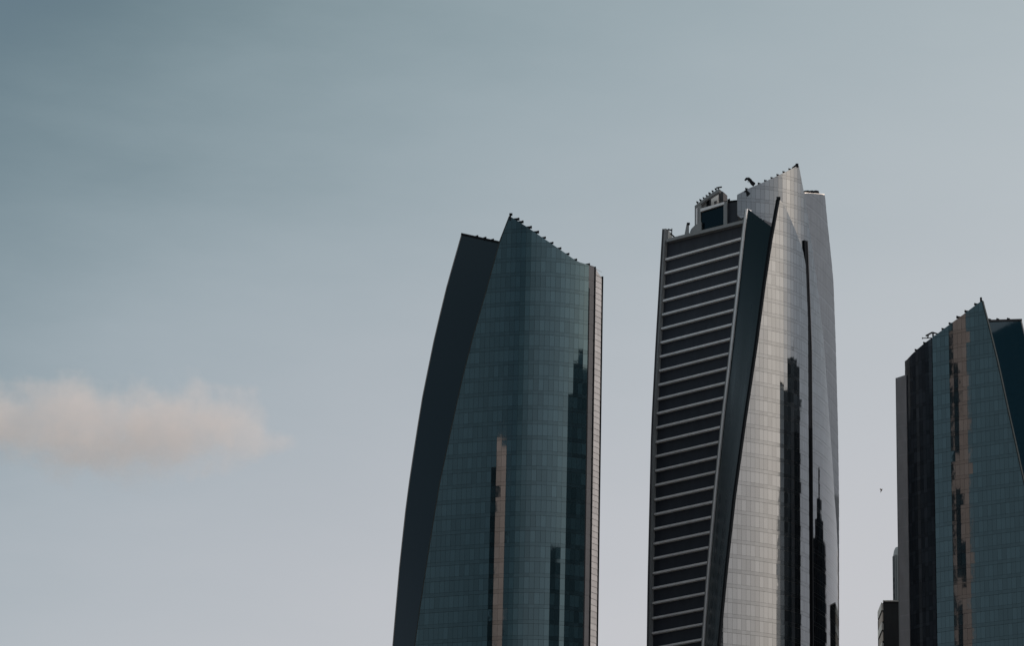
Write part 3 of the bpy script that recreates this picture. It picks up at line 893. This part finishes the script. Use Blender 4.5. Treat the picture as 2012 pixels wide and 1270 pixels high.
# ------------------------------------------------------------------ cloud
def build_cloud():
    YC_ = 5200.0
    a, b = at(-150, 700, YC_), at(640, 960, YC_)
    cx_, cz_ = (a[0] + b[0]) / 2, (a[2] + b[2]) / 2
    W_, H_, D_ = (b[0] - a[0]), (a[2] - b[2]), 320.0
    m_ = MB(); m_.box((cx_, YC_ + D_ / 2, cz_), W_, D_, H_)
    mat = bpy.data.materials.new("cloud_vapour"); mat.use_nodes = True
    n, l = mat.node_tree.nodes, mat.node_tree.links
    n.remove(n["Principled BSDF"])
    pv = n.new("ShaderNodeVolumePrincipled")
    pv.inputs["Color"].default_value = (0.99, 0.915, 0.895, 1)
    pv.inputs["Anisotropy"].default_value = 0.1
    l.new(pv.outputs[0], n["Material Output"].inputs["Volume"])
    co = n.new("ShaderNodeTexCoord")
    def math_(op, x, y=None, z=None):
        q = n.new("ShaderNodeMath"); q.operation = op
        for i, v in enumerate((x, y, z)):
            if v is None: continue
            if isinstance(v, (int, float)): q.inputs[i].default_value = v
            else: l.new(v, q.inputs[i])
        return q.outputs[0]
    # lobes of the cloud, as soft ellipsoids (photo columns/rows turned into metres)
    sx_ = W_ / 790.0; sz_ = H_ / 260.0
    lobes = [(10, 825, 170, 72), (110, 805, 120, 66), (100, 775, 52, 38), (185, 850, 160, 78), (300, 850, 150, 82), (385, 835, 125, 76), (445, 825, 85, 62), (470, 855, 70, 46), (552, 872, 40, 24), (515, 872, 50, 22)]
    val = None
    # warp the coordinates a little so that the outline billows
    nz = n.new("ShaderNodeTexNoise"); nz.inputs["Scale"].default_value = 0.011; nz.inputs["Detail"].default_value = 3
    l.new(co.outputs["Object"], nz.inputs["Vector"])
    sb = n.new("ShaderNodeVectorMath"); sb.operation = 'SUBTRACT'; l.new(nz.outputs["Color"], sb.inputs[0]); sb.inputs[1].default_value = (0.5, 0.5, 0.5)
    sc2 = n.new("ShaderNodeVectorMath"); sc2.operation = 'SCALE'; l.new(sb.outputs[0], sc2.inputs[0]); sc2.inputs["Scale"].default_value = 70.0
    wp = n.new("ShaderNodeVectorMath"); wp.operation = 'ADD'; l.new(co.outputs["Object"], wp.inputs[0]); l.new(sc2.outputs[0], wp.inputs[1])
    for px, py, rx, ry in lobes:
        p = at(px, py, YC_ + D_ / 2)
        v1 = n.new("ShaderNodeVectorMath"); v1.operation = 'SUBTRACT'; l.new(wp.outputs[0], v1.inputs[0])
        v1.inputs[1].default_value = (p[0] - cx_, 0.0, p[2] - cz_)
        v2 = n.new("ShaderNodeVectorMath"); v2.operation = 'DIVIDE'; l.new(v1.outputs[0], v2.inputs[0])
        v2.inputs[1].default_value = (rx * sx_, min(rx * sx_ * 1.1, 130.0), ry * sz_)
        v3 = n.new("ShaderNodeVectorMath"); v3.operation = 'LENGTH'; l.new(v2.outputs[0], v3.inputs[0])
        t_ = math_('SUBTRACT', 1.0, v3.outputs["Value"])
        val = t_ if val is None else math_('SMOOTH_MAX', val, t_, 0.25)
    fine = n.new("ShaderNodeTexNoise"); fine.inputs["Scale"].default_value = 0.018; fine.inputs["Detail"].default_value = 7; fine.inputs["Roughness"].default_value = 0.62
    l.new(co.outputs["Object"], fine.inputs["Vector"])
    v = math_('ADD', val, math_('MULTIPLY_ADD', fine.outputs[0], 2.5, -1.2))
    mrr = n.new("ShaderNodeMapRange"); mrr.inputs["From Min"].default_value = 0.0; mrr.inputs["From Max"].default_value = 0.5
    mrr.inputs["To Max"].default_value = 0.0058
    l.new(v, mrr.inputs["Value"]); l.new(mrr.outputs[0], pv.inputs["Density"])
    o = m_.build("cloud", mat, origin=(cx_, YC_ + D_ / 2, cz_))
    tag(o, "small pinkish cloud low in the sky at the left", "cloud", kind="stuff")
build_cloud()

# ------------------------------------------------------------------ bird
q = at(1732, 964, 240)
m_ = MB()
prof = [(-0.13, 0.012), (-0.09, 0.035), (-0.03, 0.05), (0.03, 0.045), (0.08, 0.03), (0.10, 0.028), (0.13, 0.01)]
m_.strip([[(q[0] + 0.45 * u, q[1], q[2] + 0.9 * u + 0)] * 1 + [] if False else
          [(q[0] + 0.45 * u + r * math.cos(a) * 0.9, q[1] + r * math.sin(a), q[2] + 0.85 * u - r * math.cos(a) * 0.45) for a in np.linspace(0, 2 * math.pi, 9)[:-1]] for u, r in prof], close=True)
for sgn in (-1, 1):
    sh = (q[0] + 0.01, q[1] + sgn * 0.03, q[2] + 0.03)
    m_.poly([sh, (sh[0] - 0.05 + 0.02 * sgn, sh[1] + sgn * 0.16, sh[2] + 0.05), (sh[0] - 0.10 + 0.06 * sgn, sh[1] + sgn * 0.24, sh[2] - 0.02), (sh[0] - 0.07, sh[1] + sgn * 0.10, sh[2] - 0.09), (sh[0] - 0.03, sh[1], sh[2] - 0.08)])
m_.poly([(q[0] - 0.05, q[1] - 0.01, q[2] - 0.1), (q[0] - 0.11, q[1] - 0.03, q[2] - 0.16), (q[0] - 0.06, q[1] + 0.03, q[2] - 0.18), (q[0] - 0.03, q[1] + 0.01, q[2] - 0.1)])
tag(m_.build("bird", M["bird"], origin=q), "tiny dark bird flying between the tallest and the right-hand tower", "bird")
